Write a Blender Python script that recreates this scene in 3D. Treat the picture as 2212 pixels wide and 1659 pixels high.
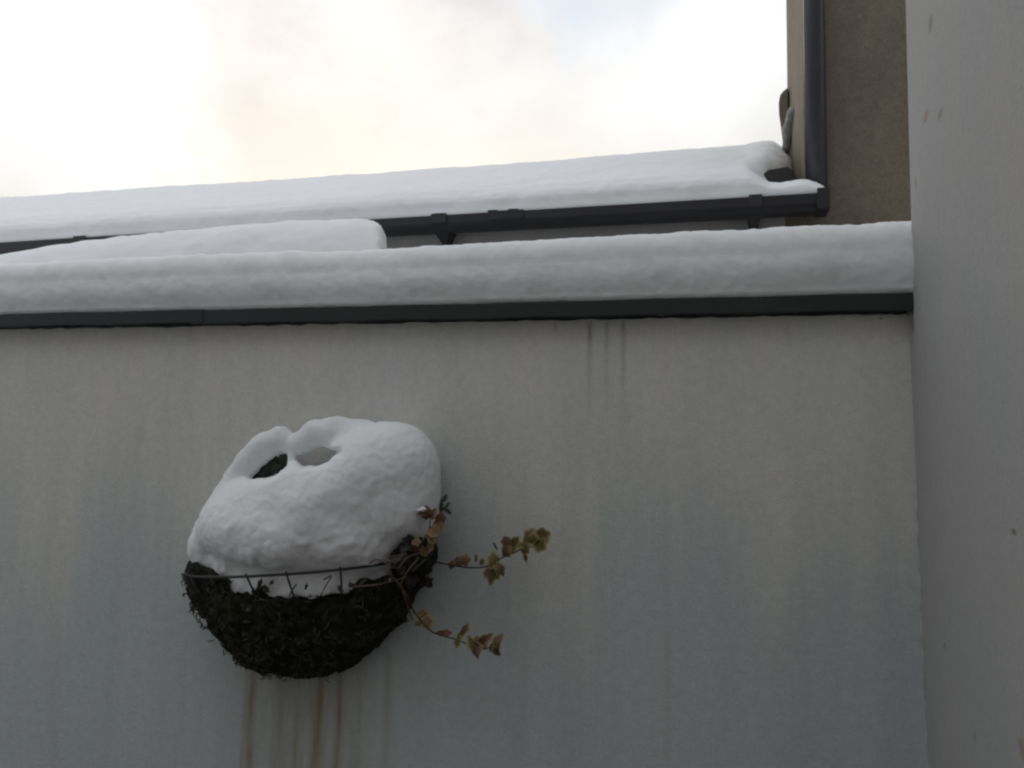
import bpy, bmesh, math, random
import numpy as np
from mathutils import Vector, Matrix, Euler

for o in list(bpy.data.objects):
    bpy.data.objects.remove(o)
S = bpy.context.scene
COL = S.collection
R = math.radians

# ------------------------------------------------------------------ camera
CAM = Vector((0.0, -1.5, 1.55))
YAW, PITCH, ROLL, FPX = R(13.5), R(5.0), R(1.0), 1770.0      # focal length for a 2212 px wide picture
fwd = Vector((-math.sin(YAW) * math.cos(PITCH), math.cos(YAW) * math.cos(PITCH), math.sin(PITCH)))
rgt = Vector((math.cos(YAW), math.sin(YAW), 0))
upv = rgt.cross(fwd)
CR = rgt * math.cos(ROLL) + upv * math.sin(ROLL)
CU = -rgt * math.sin(ROLL) + upv * math.cos(ROLL)
cd = bpy.data.cameras.new('camera')
cam = bpy.data.objects.new('camera', cd)
COL.objects.link(cam)
cam.matrix_world = Matrix(((CR.x, CU.x, -fwd.x, CAM.x), (CR.y, CU.y, -fwd.y, CAM.y), (CR.z, CU.z, -fwd.z, CAM.z), (0, 0, 0, 1)))
cd.sensor_width = 36
cd.lens = 36 * FPX / 2212
cd.clip_start = 0.02
cd.clip_end = 3000
S.camera = cam

# ------------------------------------------------------------------ sky and sun
SUN_EL, SUN_ROT = R(14), R(-26)
sun_dir = Vector((math.sin(SUN_ROT) * math.cos(SUN_EL), math.cos(SUN_ROT) * math.cos(SUN_EL), math.sin(SUN_EL)))


def ray(px, py):
    return (CR * ((px - 1106) / FPX) - CU * ((py - 829.5) / FPX) + fwd).normalized()


def at(px, py, y):
    """world point where the sight line through a picture point meets the plane y"""
    d = ray(px, py)
    return CAM + d * ((y - CAM.y) / d.y)


W = bpy.data.worlds.new('World')
S.world = W
W.use_nodes = True


class NT:
    def __init__(s, tree):
        s.t = tree
        s.n = tree.nodes
        s.l = tree.links

    def new(s, typ, **kw):
        n = s.n.new(typ)
        for k, v in kw.items():
            setattr(n, k, v)
        return n

    def put(s, v, sock):
        if isinstance(v, bpy.types.NodeSocket):
            s.l.new(v, sock)
        else:
            sock.default_value = v

    def math(s, op, a, b=None, c=None, clamp=False):
        n = s.new('ShaderNodeMath', operation=op)
        n.use_clamp = clamp
        s.put(a, n.inputs[0])
        if b is not None:
            s.put(b, n.inputs[1])
        if c is not None:
            s.put(c, n.inputs[2])
        return n.outputs[0]

    def vmath(s, op, a, b=None):
        n = s.new('ShaderNodeVectorMath', operation=op)
        s.put(a, n.inputs[0])
        if b is not None:
            s.put(b, n.inputs[1])
        return n.outputs['Value'] if op in ('DOT_PRODUCT', 'LENGTH', 'DISTANCE') else n.outputs[0]

    def mix(s, f, a, b, blend='MIX'):
        n = s.new('ShaderNodeMix', data_type='RGBA', blend_type=blend)
        s.put(f, n.inputs[0])
        s.put(a, n.inputs[6])
        s.put(b, n.inputs[7])
        return n.outputs[2]

    def ramp(s, f, a, b, smooth=True):
        n = s.new('ShaderNodeMapRange', interpolation_type='SMOOTHSTEP' if smooth else 'LINEAR')
        s.put(f, n.inputs[0])
        n.inputs[1].default_value = a
        n.inputs[2].default_value = b
        return n.outputs[0]

    def noise(s, vec, scale, detail=3, rough=0.5, dist=0.0):
        n = s.new('ShaderNodeTexNoise')
        if vec is not None:
            s.l.new(vec, n.inputs['Vector'])
        n.inputs['Scale'].default_value = scale
        n.inputs['Detail'].default_value = detail
        n.inputs['Roughness'].default_value = rough
        n.inputs['Distortion'].default_value = dist
        return n.outputs[0]

    def mapping(s, vec, scale=(1, 1, 1), loc=(0, 0, 0)):
        n = s.new('ShaderNodeMapping')
        s.l.new(vec, n.inputs[0])
        n.inputs['Scale'].default_value = scale
        n.inputs['Location'].default_value = loc
        return n.outputs[0]


w = NT(W.node_tree)
w.n.clear()
sky = w.new('ShaderNodeTexSky', sky_type='NISHITA')
sky.sun_disc = False
sky.sun_elevation = SUN_EL
sky.sun_rotation = SUN_ROT
sky.dust_density = 2.0
dirn = w.vmath('NORMALIZE', w.new('ShaderNodeTexCoord').outputs['Generated'])
nz = w.new('ShaderNodeTexNoise')
w.l.new(dirn, nz.inputs['Vector'])
nz.inputs['Scale'].default_value = 6.5
nz.inputs['Detail'].default_value = 5
wob = w.vmath('SCALE', w.vmath('SUBTRACT', nz.outputs['Color'], (0.5, 0.5, 0.5)))
wob.node.inputs['Scale'].default_value = 0.22
dd = w.vmath('ADD', dirn, wob)


def blob(px, py, r_in, r_out):
    v = tuple(ray(px, py))
    return w.ramp(w.vmath('DISTANCE', dd, v), r_out, r_in)


# brightness of the thin cloud: even, and brighter where it scatters the sun forward
fs = w.math('MAXIMUM', w.vmath('DOT_PRODUCT', dirn, tuple(sun_dir)), 0.0)
glow = w.math('POWER', fs, 3.0)
sepz = w.new('ShaderNodeSeparateXYZ')
w.l.new(dirn, sepz.inputs[0])
CLOUD_A, CLOUD_B = 0.68, 0.37
upz = w.math('MAXIMUM', sepz.outputs[2], 0.0)
overcast = w.math('MULTIPLY_ADD', upz, 1.15, 0.50)        # overcast sky: brighter towards the zenith
lum = w.math('MULTIPLY_ADD', glow, CLOUD_B, w.math('MULTIPLY', overcast, CLOUD_A))
n1 = w.noise(w.mapping(dirn, (1, 1, 1.6), (3.1, 0.4, 1.7)), 3.2, 5, 0.5, 0.4)
grey = w.math('MULTIPLY', w.ramp(n1, 0.52, 0.78), 0.7)
grey = w.math('MAXIMUM', grey, w.math('MULTIPLY', blob(540, 290, 0.05, 0.27), 1.0))
grey = w.math('MAXIMUM', grey, w.math('MULTIPLY', blob(985, 55, 0.04, 0.15), 1.0))
grey = w.math('MAXIMUM', grey, w.math('MULTIPLY', blob(540, 40, 0.04, 0.18), 0.9))
white = w.math('MAXIMUM', blob(110, 200, 0.12, 0.20), blob(1560, 170, 0.02, 0.2))
grey = w.math('MAXIMUM', grey, w.math('MULTIPLY', blob(0, 380, 0.0, 0.07), 0.6))
n2 = w.noise(w.mapping(dirn, (1, 1, 1.5), (1.2, 6.0, 2.2)), 9.0, 6, 0.55, 0.3)
grey = w.math('MULTIPLY', grey, w.math('MULTIPLY_ADD', w.ramp(n2, 0.30, 0.66), 0.65, 0.45), clamp=True)
grey = w.math('MULTIPLY', grey, w.math('SUBTRACT', 1.0, w.math('MULTIPLY', white, 0.9)))
pink = w.noise(w.mapping(dirn, (1, 1, 1), (8, 2, 5)), 6.0, 2)
greycol = w.mix(w.ramp(pink, 0.4, 0.62), (0.76, 0.745, 0.75, 1), (0.845, 0.785, 0.755, 1))
cream = w.math('MULTIPLY', w.ramp(sepz.outputs[2], 0.55, 0.22), w.ramp(fs, 0.72, 0.97))
cream = w.math('MULTIPLY', cream, w.math('SUBTRACT', 1.0, w.math('MULTIPLY', white, 0.85)))
base = w.mix(cream, w.mix(w.ramp(fs, 0.2, 0.95), (0.95, 0.985, 1.035, 1), (1.0, 1.0, 1.0, 1)), (1.02, 0.985, 0.88, 1))
ccol = w.mix(w.math('MULTIPLY', grey, 0.85), base, greycol)
cloud = w.vmath('SCALE', ccol)
w.l.new(w.math('MULTIPLY', lum, w.math('MULTIPLY_ADD', white, 0.14, 1.0)), cloud.node.inputs['Scale'])
gap = blob(1280, -15, 0.0, 0.105)
cloud = w.mix(w.math('MULTIPLY', gap, 0.65), cloud, (0.70, 0.81, 0.94, 1))
cloud10 = w.vmath('SCALE', cloud)
cloud10.node.inputs['Scale'].default_value = 10.0
thin = w.math('MULTIPLY', w.math('MULTIPLY_ADD', w.ramp(n1, 0.40, 0.25), 0.20, 0.08), w.math('SUBTRACT', 1.0, w.math('MULTIPLY', white, 0.9)))
skyc = w.mix(thin, cloud10, sky.outputs[0])
bg = w.new('ShaderNodeBackground')
w.l.new(skyc, bg.inputs[0])
bg.inputs[1].default_value = 0.1
wo = w.new('ShaderNodeOutputWorld')
w.l.new(bg.outputs[0], wo.inputs[0])

sl = bpy.data.lights.new('sun', 'SUN')
sl.energy = 0.5
sl.angle = R(25)
sl.color = (1.0, 0.95, 0.88)
sun = bpy.data.objects.new('sun', sl)
COL.objects.link(sun)
sun.rotation_euler = (-sun_dir).to_track_quat('-Z', 'Y').to_euler()

S.view_settings.view_transform = 'Standard'
S.view_settings.look = 'None'
S.view_settings.gamma = 1
S.view_settings.use_curve_mapping = False
S.view_settings.exposure = 0.0
S.render.engine = 'CYCLES'
S.cycles.filter_width = 2.3
S.cycles.max_bounces = 8


# ------------------------------------------------------------------ helpers
def link(name, me, mat=None, parent=None):
    o = bpy.data.objects.new(name, me)
    COL.objects.link(o)
    if mat:
        me.materials.append(mat)
    if parent:
        o.parent = parent
        o.matrix_parent_inverse = Matrix.Translation(parent.location).inverted()
    return o


def tag(o, label=None, cat=None, group=None, kind=None):
    if label: o['label'] = label
    if cat: o['category'] = cat
    if group: o['group'] = group
    if kind: o['kind'] = kind
    return o


def empty(name, loc=(0, 0, 0)):
    o = bpy.data.objects.new(name, None)
    COL.objects.link(o)
    o.location = loc
    o.empty_display_size = 0.05
    return o


def mesh(name, verts, faces, smooth=False):
    me = bpy.data.meshes.new(name)
    me.from_pydata([tuple(v) for v in verts], [], [tuple(f) for f in faces])
    me.update()
    if smooth:
        me.polygons.foreach_set('use_smooth', [True] * len(me.polygons))
    return me


def bm_mesh(name, bm, smooth=False):
    bmesh.ops.recalc_face_normals(bm, faces=bm.faces)
    me = bpy.data.meshes.new(name)
    bm.to_mesh(me)
    bm.free()
    if smooth:
        me.polygons.foreach_set('use_smooth', [True] * len(me.polygons))
    return me


def add_box(bm, x0, x1, y0, y1, z0, z1, bevel=0.0):
    r = bmesh.ops.create_cube(bm, size=1)
    vs = r['verts']
    for v in vs:
        v.co = Vector(((x0 + x1) / 2 + v.co.x * (x1 - x0), (y0 + y1) / 2 + v.co.y * (y1 - y0), (z0 + z1) / 2 + v.co.z * (z1 - z0)))
    if bevel:
        es = list({e for v in vs for e in v.link_edges})
        bmesh.ops.bevel(bm, geom=es, offset=bevel, segments=2, affect='EDGES', profile=0.6)


def add_tube(bm, pts, radii, seg=6, cap=True):
    pts = [Vector(p) for p in pts]
    if not hasattr(radii, '__len__'):
        radii = [radii] * len(pts)
    rings = []
    nrm = None
    for i, p in enumerate(pts):
        t = (pts[min(i + 1, len(pts) - 1)] - pts[max(i - 1, 0)]).normalized()
        if nrm is None:
            nrm = t.orthogonal().normalized()
        nrm = (nrm - t * nrm.dot(t)).normalized()
        b = t.cross(nrm)
        rings.append([bm.verts.new(p + (nrm * math.cos(a) + b * math.sin(a)) * radii[i]) for a in [2 * math.pi * k / seg for k in range(seg)]])
    for a, b in zip(rings[:-1], rings[1:]):
        for k in range(seg):
            bm.faces.new((a[k], a[(k + 1) % seg], b[(k + 1) % seg], b[k]))
    if cap:
        bm.faces.new(rings[0][::-1])
        bm.faces.new(rings[-1])


def smooth_path(pts, n=6):
    """Catmull-Rom through the points"""
    P = [Vector(p) for p in pts]
    P = [P[0] * 2 - P[1]] + P + [P[-1] * 2 - P[-2]]
    out = []
    for i in range(1, len(P) - 2):
        for k in range(n):
            t = k / n
            a, b, c, d = P[i - 1:i + 3]
            out.append(0.5 * ((2 * b) + (c - a) * t + (2 * a - 5 * b + 4 * c - d) * t * t + (3 * b - a - 3 * c + d) * t ** 3))
    out.append(P[-2])
    return out


_rng = np.random.RandomState(7)
_LAT = _rng.rand(64, 64, 64).astype(np.float32)


def vnoise(p):
    """smooth value noise, p (n,3), result 0..1"""
    i = np.floor(p).astype(int)
    f = p - i
    f = f * f * f * (f * (f * 6 - 15) + 10)
    r = 0
    for dx in (0, 1):
        for dy in (0, 1):
            for dz in (0, 1):
                wt = (f[:, 0] if dx else 1 - f[:, 0]) * (f[:, 1] if dy else 1 - f[:, 1]) * (f[:, 2] if dz else 1 - f[:, 2])
                r = r + wt * _LAT[(i[:, 0] + dx) & 63, (i[:, 1] + dy) & 63, (i[:, 2] + dz) & 63]
    return r


ROT3 = np.array(Euler((0.7, 0.5, 0.9)).to_matrix())


def fbm(p, scale, octv=4, gain=0.5, off=0.0):
    p = (np.asarray(p, float) @ ROT3) * scale + off
    a, s, tot = 1.0, 0, 0
    for k in range(octv):
        s = s + a * (vnoise(p * 2 ** k + 17.3 * k) - 0.5)
        tot += a
        a *= gain
    return s / tot * 2      # about -1..1


def vert_normals(V, F):
    n = np.zeros_like(V)
    F = np.asarray(F)
    fn = np.cross(V[F[:, 2]] - V[F[:, 0]], V[F[:, 3]] - V[F[:, 1]])
    for k in range(4):
        np.add.at(n, F[:, k], fn)
    return n / np.maximum(np.linalg.norm(n, axis=1, keepdims=True), 1e-12)


def surface_nets(fun, lo, hi, h):
    """skin of the solid fun(p) < 0 as quads"""
    lo, hi = np.array(lo, float), np.array(hi, float)
    n = np.ceil((hi - lo) / h).astype(int) + 1
    ax = [lo[k] + h * np.arange(n[k]) for k in range(3)]
    G = np.stack(np.meshgrid(*ax, indexing='ij'), -1)
    Fv = fun(G.reshape(-1, 3)).reshape(n)
    C = [(a, b, c) for a in (0, 1) for b in (0, 1) for c in (0, 1)]
    m = n - 1
    cv = {c: Fv[c[0]:c[0] + m[0], c[1]:c[1] + m[1], c[2]:c[2] + m[2]] for c in C}
    neg = sum((cv[c] < 0).astype(int) for c in C)
    act = (neg > 0) & (neg < 8)
    idx = np.argwhere(act)
    vals = {c: cv[c][act] for c in C}
    acc = np.zeros((len(idx), 3))
    cnt = np.zeros(len(idx))
    for a in C:
        for k in range(3):
            if a[k] == 0:
                b = list(a); b[k] = 1; b = tuple(b)
                va, vb = vals[a], vals[b]
                x = (va < 0) != (vb < 0)
                t = np.where(x, va / np.where(x, va - vb, 1), 0)
                p = np.tile(np.array(a, float), (len(idx), 1))
                p[:, k] = t
                acc += p * x[:, None]
                cnt += x
    V = lo + h * (idx + acc / cnt[:, None])
    ids = -np.ones(m, int)
    ids[act] = np.arange(len(idx))
    faces = []
    for k in range(3):
        u, v = (k + 1) % 3, (k + 2) % 3
        sl0 = [slice(None)] * 3; sl1 = [slice(None)] * 3
        sl0[k] = slice(0, n[k] - 1); sl1[k] = slice(1, n[k])
        a, b = Fv[tuple(sl0)] < 0, Fv[tuple(sl1)] < 0
        x = a != b
        g = np.argwhere(x)
        g = g[(g[:, u] > 0) & (g[:, v] > 0) & (g[:, u] < n[u] - 1) & (g[:, v] < n[v] - 1)]
        s = a[tuple(g.T)]
        q = []
        for du, dv in ((1, 1), (0, 1), (0, 0), (1, 0)):
            gg = g.copy()
            gg[:, u] -= du
            gg[:, v] -= dv
            q.append(ids[tuple(gg.T)])
        q = np.stack(q, 1)
        q[~s] = q[~s][:, ::-1]
        faces.append(q)
    return V, np.concatenate(faces)


def smin(a, b, k):
    hh = np.clip(0.5 + 0.5 * (b - a) / k, 0, 1)
    return b * (1 - hh) + a * hh - k * hh * (1 - hh)


def ell(p, c, r):
    q = (p - np.array(c)) / np.array(r)
    k0 = np.linalg.norm(q, axis=1)
    k1 = np.linalg.norm(q / np.array(r), axis=1)
    return k0 * (k0 - 1) / np.maximum(k1, 1e-9)


def capsule(p, a, b, ra, rb):
    a, b = np.array(a), np.array(b)
    ab = b - a
    t = np.clip(((p - a) @ ab) / (ab @ ab), 0, 1)
    return np.linalg.norm(p - a - t[:, None] * ab, axis=1) - (ra + (rb - ra) * t)


# ------------------------------------------------------------------ materials
def material(name):
    m = bpy.data.materials.new(name)
    m.use_nodes = True
    t = NT(m.node_tree)
    b = t.n['Principled BSDF']
    return m, t, b


def obj_coord(t):
    return t.new('ShaderNodeTexCoord').outputs['Object']


def bump(t, b, height, strength, dist):
    n = t.new('ShaderNodeBump')
    n.inputs['Strength'].default_value = strength
    n.inputs['Distance'].default_value = dist
    t.l.new(height, n.inputs['Height'])
    t.l.new(n.outputs[0], b.inputs['Normal'])


def gauss(t, x, c, wd):
    d = t.math('DIVIDE', t.math('SUBTRACT', x, c), wd)
    return t.math('EXPONENT', t.math('MULTIPLY', t.math('MULTIPLY', d, d), -1.0))


def plaster(name, warm, cool, streaks=(), spots=(), damp_and_tint=False, spot_axis='xz', grain=1.0, rough_amt=1.0):
    m, t, b = material(name)
    co = obj_coord(t)
    sp = t.new('ShaderNodeSeparateXYZ')
    t.l.new(co, sp.inputs[0])
    X, Y, Z = sp.outputs
    big = t.noise(co, 1.3, 4, 0.55, 0.3)
    mid = t.noise(t.mapping(co, (1, 1, 0.35)), 7.0, 4, 0.6)
    f = t.ramp(t.math('MULTIPLY_ADD', mid, 0.4, t.math('MULTIPLY', big, 0.6)), 0.34, 0.66)
    col = t.mix(f, warm, cool)
    fine = t.noise(co, 300 * grain, 3, 0.75)
    blot = t.noise(co, 60 * grain, 5, 0.7)
    v = t.math('MULTIPLY_ADD', t.math('SUBTRACT', fine, 0.5), 0.55 * rough_amt, 1.0)
    v = t.math('MULTIPLY_ADD', t.math('SUBTRACT', blot, 0.5), 0.36 * rough_amt, v)
    if damp_and_tint:
        # rain-washed vertical bands of damp
        band = t.noise(t.mapping(co, (1, 1, 0.05)), 11.0, 4, 0.6)
        v = t.math('MULTIPLY', v, t.math('MULTIPLY_ADD', t.ramp(band, 0.42, 0.72), -0.06, 1.0))
        # cooler, dimmer light of the lower half painted in as a tint, fingered upper edge
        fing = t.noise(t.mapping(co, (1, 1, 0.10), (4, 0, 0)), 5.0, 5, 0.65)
        cool_tint = t.ramp(t.math('MULTIPLY_ADD', t.math('SUBTRACT', fing, 0.5), 1.1, Z), 1.62, 1.18)
        col = t.mix(t.math('MULTIPLY', cool_tint, 0.85), col, (0.515, 0.568, 0.568, 1))
    col = t.mix(1.0, col, v, 'MULTIPLY')
    edge = t.noise(t.mapping(co, (1, 1, 0.12)), 60, 3, 0.6) if streaks else None
    wig = [t.math('MULTIPLY_ADD', t.math('SUBTRACT', t.noise(t.mapping(co, (0.0, 0.0, 1.0), (0, 3.7 * q_, 0)), 5, 2), 0.5), 0.012, X) for q_ in range(3)] if streaks else None
    blob_ = t.math('MULTIPLY', t.math('SUBTRACT', t.noise(co, 70, 3), 0.5), 2.4) if spots else None
    for (px0, py0, py1, wd, amt, c, soft) in streaks:
        a, z2 = at(px0, py0, 0), at(px0, py1, 0)
        xs = wig[int(px0) % 3]
        g = gauss(t, xs, a.x, wd)
        top = t.ramp(Z, a.z + 0.003, a.z - (0.012 if py0 < 700 or py0 > 1390 else 0.16))
        low = t.ramp(Z, z2.z, z2.z + soft)
        k = t.math('MULTIPLY', t.math('MULTIPLY', g, top), t.math('MULTIPLY', low, t.math('MULTIPLY_ADD', edge, 2.6, -0.45, clamp=False)))
        col = t.mix(t.math('MULTIPLY', k, amt, clamp=True), col, c)
    U = X if spot_axis == 'xz' else Y
    for (pu, pz, ru, rz, amt, c) in spots:
        du = t.math('DIVIDE', t.math('SUBTRACT', U, pu), ru if spot_axis == 'xz' else ru * 1.25)
        dz = t.math('DIVIDE', t.math('SUBTRACT', Z, pz), rz)
        r2 = t.math('ADD', t.math('ADD', t.math('MULTIPLY', du, du), t.math('MULTIPLY', dz, dz)), blob_)
        col = t.mix(t.math('MULTIPLY', t.ramp(r2, 1.6, 0.1), amt), col, c)
    t.l.new(col, b.inputs['Base Color'])
    b.inputs['Roughness'].default_value = 0.92
    b.inputs['Specular IOR Level'].default_value = 0.15
    hgt = t.math('MULTIPLY_ADD', t.noise(co, 150, 3, 0.6), 0.7, t.math('MULTIPLY', t.noise(co, 420, 2), 0.3))
    bump(t, b, hgt, 0.40 if spot_axis == 'xz' else 0.18, 0.004)
    return m


STAIN_D, STAIN_B, STAIN_G = (0.135, 0.112, 0.075, 1), (0.25, 0.185, 0.10, 1), (0.30, 0.275, 0.22, 1)
XC = at(1965, 690, 0).x           # the inner corner where the house begins
m_wall = plaster('white_garden_render', (0.755, 0.73, 0.665, 1), (0.675, 0.68, 0.655, 1), damp_and_tint=True, streaks=[
    (1275, 690, 790, 0.0032, 0.50, STAIN_D, 0.06), (1274, 690, 945, 0.0050, 0.42, STAIN_G, 0.14),
    (1309, 690, 748, 0.0026, 0.32, STAIN_D, 0.05), (1309, 690, 930, 0.0055, 0.30, STAIN_G, 0.14),
    (1346, 690, 732, 0.0035, 0.52, STAIN_D, 0.035), (1346, 690, 925, 0.0050, 0.30, STAIN_G, 0.13),
    (470, 700, 850, 0.0030, 0.35, STAIN_G, 0.10), (444, 700, 830, 0.0030, 0.25, STAIN_G, 0.10),
    (1198, 690, 740, 0.0040, 0.35, STAIN_G, 0.04), (1700, 690, 760, 0.006, 0.25, STAIN_G, 0.05),
    (548, 1400, 1900, 0.012, 0.60, STAIN_B, 0.1), (532, 1420, 1900, 0.006, 0.30, STAIN_B, 0.1),
    (610, 1430, 1850, 0.012, 0.33, STAIN_B, 0.1), (640, 1430, 1850, 0.008, 0.22, STAIN_B, 0.1),
    (691, 1440, 1900, 0.010, 0.62, STAIN_B, 0.1), (735, 1430, 1800, 0.0085, 0.48, STAIN_B, 0.1),
    (670, 1430, 1900, 0.12, 0.42, STAIN_B, 0.2), (840, 1400, 1750, 0.009, 0.25, STAIN_B, 0.1), (780, 1430, 1750, 0.01, 0.18, STAIN_B, 0.1),
    (1441, 1000, 1750, 0.006, 0.14, STAIN_G, 0.1), (1700, 1150, 1800, 0.03, 0.08, STAIN_G, 0.1),
], spots=[(at(305, 940, 0).x, at(305, 940, 0).z, 0.02, 0.02, 0.10, STAIN_G), (at(1902, 688, 0).x, at(1902, 688, 0).z, 0.003, 0.002, 0.9, STAIN_D)])


def hs(px, py):
    d = ray(px, py)
    p = CAM + d * ((XC - CAM.x) / d.x)
    return p.y, p.z


RUST, MOSSY = (0.30, 0.15, 0.11, 1), (0.16, 0.15, 0.11, 1)
m_house = plaster('grey_house_render', (0.40, 0.385, 0.37, 1), (0.365, 0.365, 0.36, 1), spot_axis='yz', rough_amt=0.65, spots=[
    (*hs(2010, 52), 0.012, 0.012, 0.45, MOSSY), (*hs(2000, 252), 0.014, 0.009, 0.55, RUST), (*hs(2031, 247), 0.012, 0.008, 0.40, MOSSY),
    (*hs(1978, 393), 0.006, 0.012, 0.4, MOSSY), (*hs(2180, 1148), 0.007, 0.004, 0.7, STAIN_D), (*hs(2193, 1618), 0.012, 0.012, 0.5, STAIN_B),
    (*hs(2090, 1590), 0.006, 0.01, 0.35, STAIN_B), (*hs(2028, 1395), 0.004, 0.005, 0.6, STAIN_B)])
m_brown = plaster('brown_roughcast_render', (0.25, 0.212, 0.160, 1), (0.19, 0.165, 0.128, 1), grain=0.3, rough_amt=1.5)
m_lowwall = plaster('pale_outbuilding_render', (0.47, 0.46, 0.44, 1), (0.43, 0.43, 0.42, 1))


def metal(name, col, rough, grime=0.3):
    m, t, b = material(name)
    co = obj_coord(t)
    n = t.noise(t.mapping(co, (0.6, 1, 1)), 14, 5, 0.6)
    c2 = tuple(min(1, c * 1.7 + 0.01) for c in col[:3]) + (1,)
    t.l.new(t.mix(t.math('MULTIPLY', t.ramp(n, 0.45, 0.75), grime), col, c2), b.inputs['Base Color'])
    t.l.new(t.math('MULTIPLY_ADD', n, 0.3, rough - 0.15), b.inputs['Roughness'])
    bump(t, b, t.noise(co, 60, 3), 0.12, 0.002)
    return m


m_coping = metal('dark_coping_metal', (0.022, 0.024, 0.025, 1), 0.6)
m_gutter = metal('dark_gutter_metal', (0.026, 0.026, 0.030, 1), 0.5)
m_pipe = metal('grey_zinc_pipe', (0.07, 0.07, 0.08, 1), 0.33)
m_lead = metal('grey_lead', (0.17, 0.165, 0.17, 1), 0.6)
m_wire = metal('black_coated_wire', (0.012, 0.012, 0.012, 1), 0.5)
m_tile = metal('dark_roof_slate', (0.05, 0.047, 0.045, 1), 0.8)

m_snow, t, b = material('fresh_snow')
co = obj_coord(t)
b.inputs['Base Color'].default_value = (0.86, 0.87, 0.88, 1)
b.inputs['Roughness'].default_value = 0.85
b.inputs['Specular IOR Level'].default_value = 0.2
b.inputs['Subsurface Weight'].default_value = 0.0
b.inputs['Subsurface Radius'].default_value = (0.010, 0.011, 0.012)
b.inputs['Subsurface Scale'].default_value = 1.0
hgt = t.math('MULTIPLY_ADD', t.noise(co, 260, 4, 0.75), 0.55, t.math('MULTIPLY', t.noise(co, 70, 4, 0.6), 0.6))
bump(t, b, hgt, 0.30, 0.004)

m_moss, t, b = material('dark_wet_moss')
co = obj_coord(t)
n = t.noise(co, 60, 5, 0.7)
c = t.mix(t.ramp(n, 0.35, 0.75), (0.017, 0.0185, 0.016, 1), (0.070, 0.070, 0.058, 1))
c = t.mix(t.math('MULTIPLY', t.ramp(t.noise(co, 22, 3), 0.58, 0.72), 0.5), c, (0.045, 0.056, 0.028, 1))
gp = at(512, 1305, -0.12)
d = t.vmath('DISTANCE', co, tuple(gp))
c = t.mix(t.math('MULTIPLY', t.ramp(t.math('MULTIPLY_ADD', t.noise(co, 90, 3), 0.03, d), 0.052, 0.02), 0.8), c, (0.075, 0.092, 0.024, 1))
t.l.new(c, b.inputs['Base Color'])
b.inputs['Roughness'].default_value = 0.95
b.inputs['Specular IOR Level'].default_value = 0.1
bump(t, b, t.noise(co, 180, 4, 0.7), 0.9, 0.008)


def flat_mat(name, c1, c2, scale=40, rough=0.8):
    m, t, b = material(name)
    n = t.noise(obj_coord(t), scale, 3)
    t.l.new(t.mix(t.ramp(n, 0.35, 0.65), c1, c2), b.inputs['Base Color'])
    b.inputs['Roughness'].default_value = rough
    return m


m_fibre = flat_mat('dry_moss_fibre', (0.022, 0.021, 0.018, 1), (0.075, 0.068, 0.052, 1))
m_stem = flat_mat('brown_ivy_stem', (0.035, 0.022, 0.015, 1), (0.07, 0.045, 0.03, 1))
m_drystem = flat_mat('dry_stem', (0.06, 0.045, 0.03, 1), (0.11, 0.085, 0.055, 1))
m_sealant = flat_mat('mortar', (0.34, 0.33, 0.31, 1), (0.5, 0.49, 0.47, 1), 30, 0.9)
m_groundsnow = m_snow


def leaf_mat(name, centre, centre2, margin):
    m, t, b = material(name)
    a = t.new('ShaderNodeAttribute')
    a.attribute_name = 'rim'
    co = obj_coord(t)
    rnd = t.new('ShaderNodeObjectInfo').outputs['Random']
    nse = t.noise(co, 130, 3)
    c = t.mix(t.ramp(t.math('MULTIPLY_ADD', rnd, 0.6, t.math('MULTIPLY', nse, 0.5)), 0.25, 0.8), centre, centre2)
    e = t.ramp(t.math('MULTIPLY_ADD', t.math('SUBTRACT', nse, 0.5), 0.7, a.outputs['Fac']), 0.45, 0.8)
    t.l.new(t.mix(e, c, margin), b.inputs['Base Color'])
    b.inputs['Roughness'].default_value = 0.6
    b.inputs['Subsurface Weight'].default_value = 0.0
    b.inputs['Transmission Weight'].default_value = 0.0
    return m


m_varieg = leaf_mat('variegated_leaf', (0.12, 0.105, 0.030, 1), (0.15, 0.095, 0.042, 1), (0.33, 0.26, 0.10, 1))
m_red = leaf_mat('reddened_leaf', (0.17, 0.072, 0.046, 1), (0.13, 0.062, 0.044, 1), (0.17, 0.09, 0.055, 1))
m_orange = leaf_mat('orange_leaf', (0.22, 0.11, 0.035, 1), (0.17, 0.10, 0.04, 1), (0.24, 0.17, 0.08, 1))
m_brownleaf = leaf_mat('browned_leaf', (0.125, 0.080, 0.042, 1), (0.15, 0.080, 0.046, 1), (0.22, 0.165, 0.075, 1))
m_green = leaf_mat('dark_green_leaf', (0.045, 0.062, 0.042, 1), (0.065, 0.078, 0.055, 1), (0.07, 0.085, 0.06, 1))
m_dead = leaf_mat('dead_leaf', (0.012, 0.010, 0.008, 1), (0.028, 0.018, 0.014, 1), (0.035, 0.027, 0.02, 1))

# ------------------------------------------------------------------ ground
gm = bmesh.new()
bmesh.ops.create_grid(gm, x_segments=60, y_segments=60, size=1)
for v in gm.verts:
    r_ = max(abs(v.co.x), abs(v.co.y))
    k = 8 * r_ + 1500 * r_ ** 6
    if r_ > 0:
        v.co.x *= k / r_ if k else 1
        v.co.y *= k / r_ if k else 1
pts = np.array([v.co[:] for v in gm.verts])
hh = fbm(pts, 1.2, 3) * 0.03
for v, h_ in zip(gm.verts, hh):
    v.co.z = float(h_)
tag(link('ground', bm_mesh('ground', gm, True), m_groundsnow), 'snow-covered ground of the yard', kind='structure')

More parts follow.
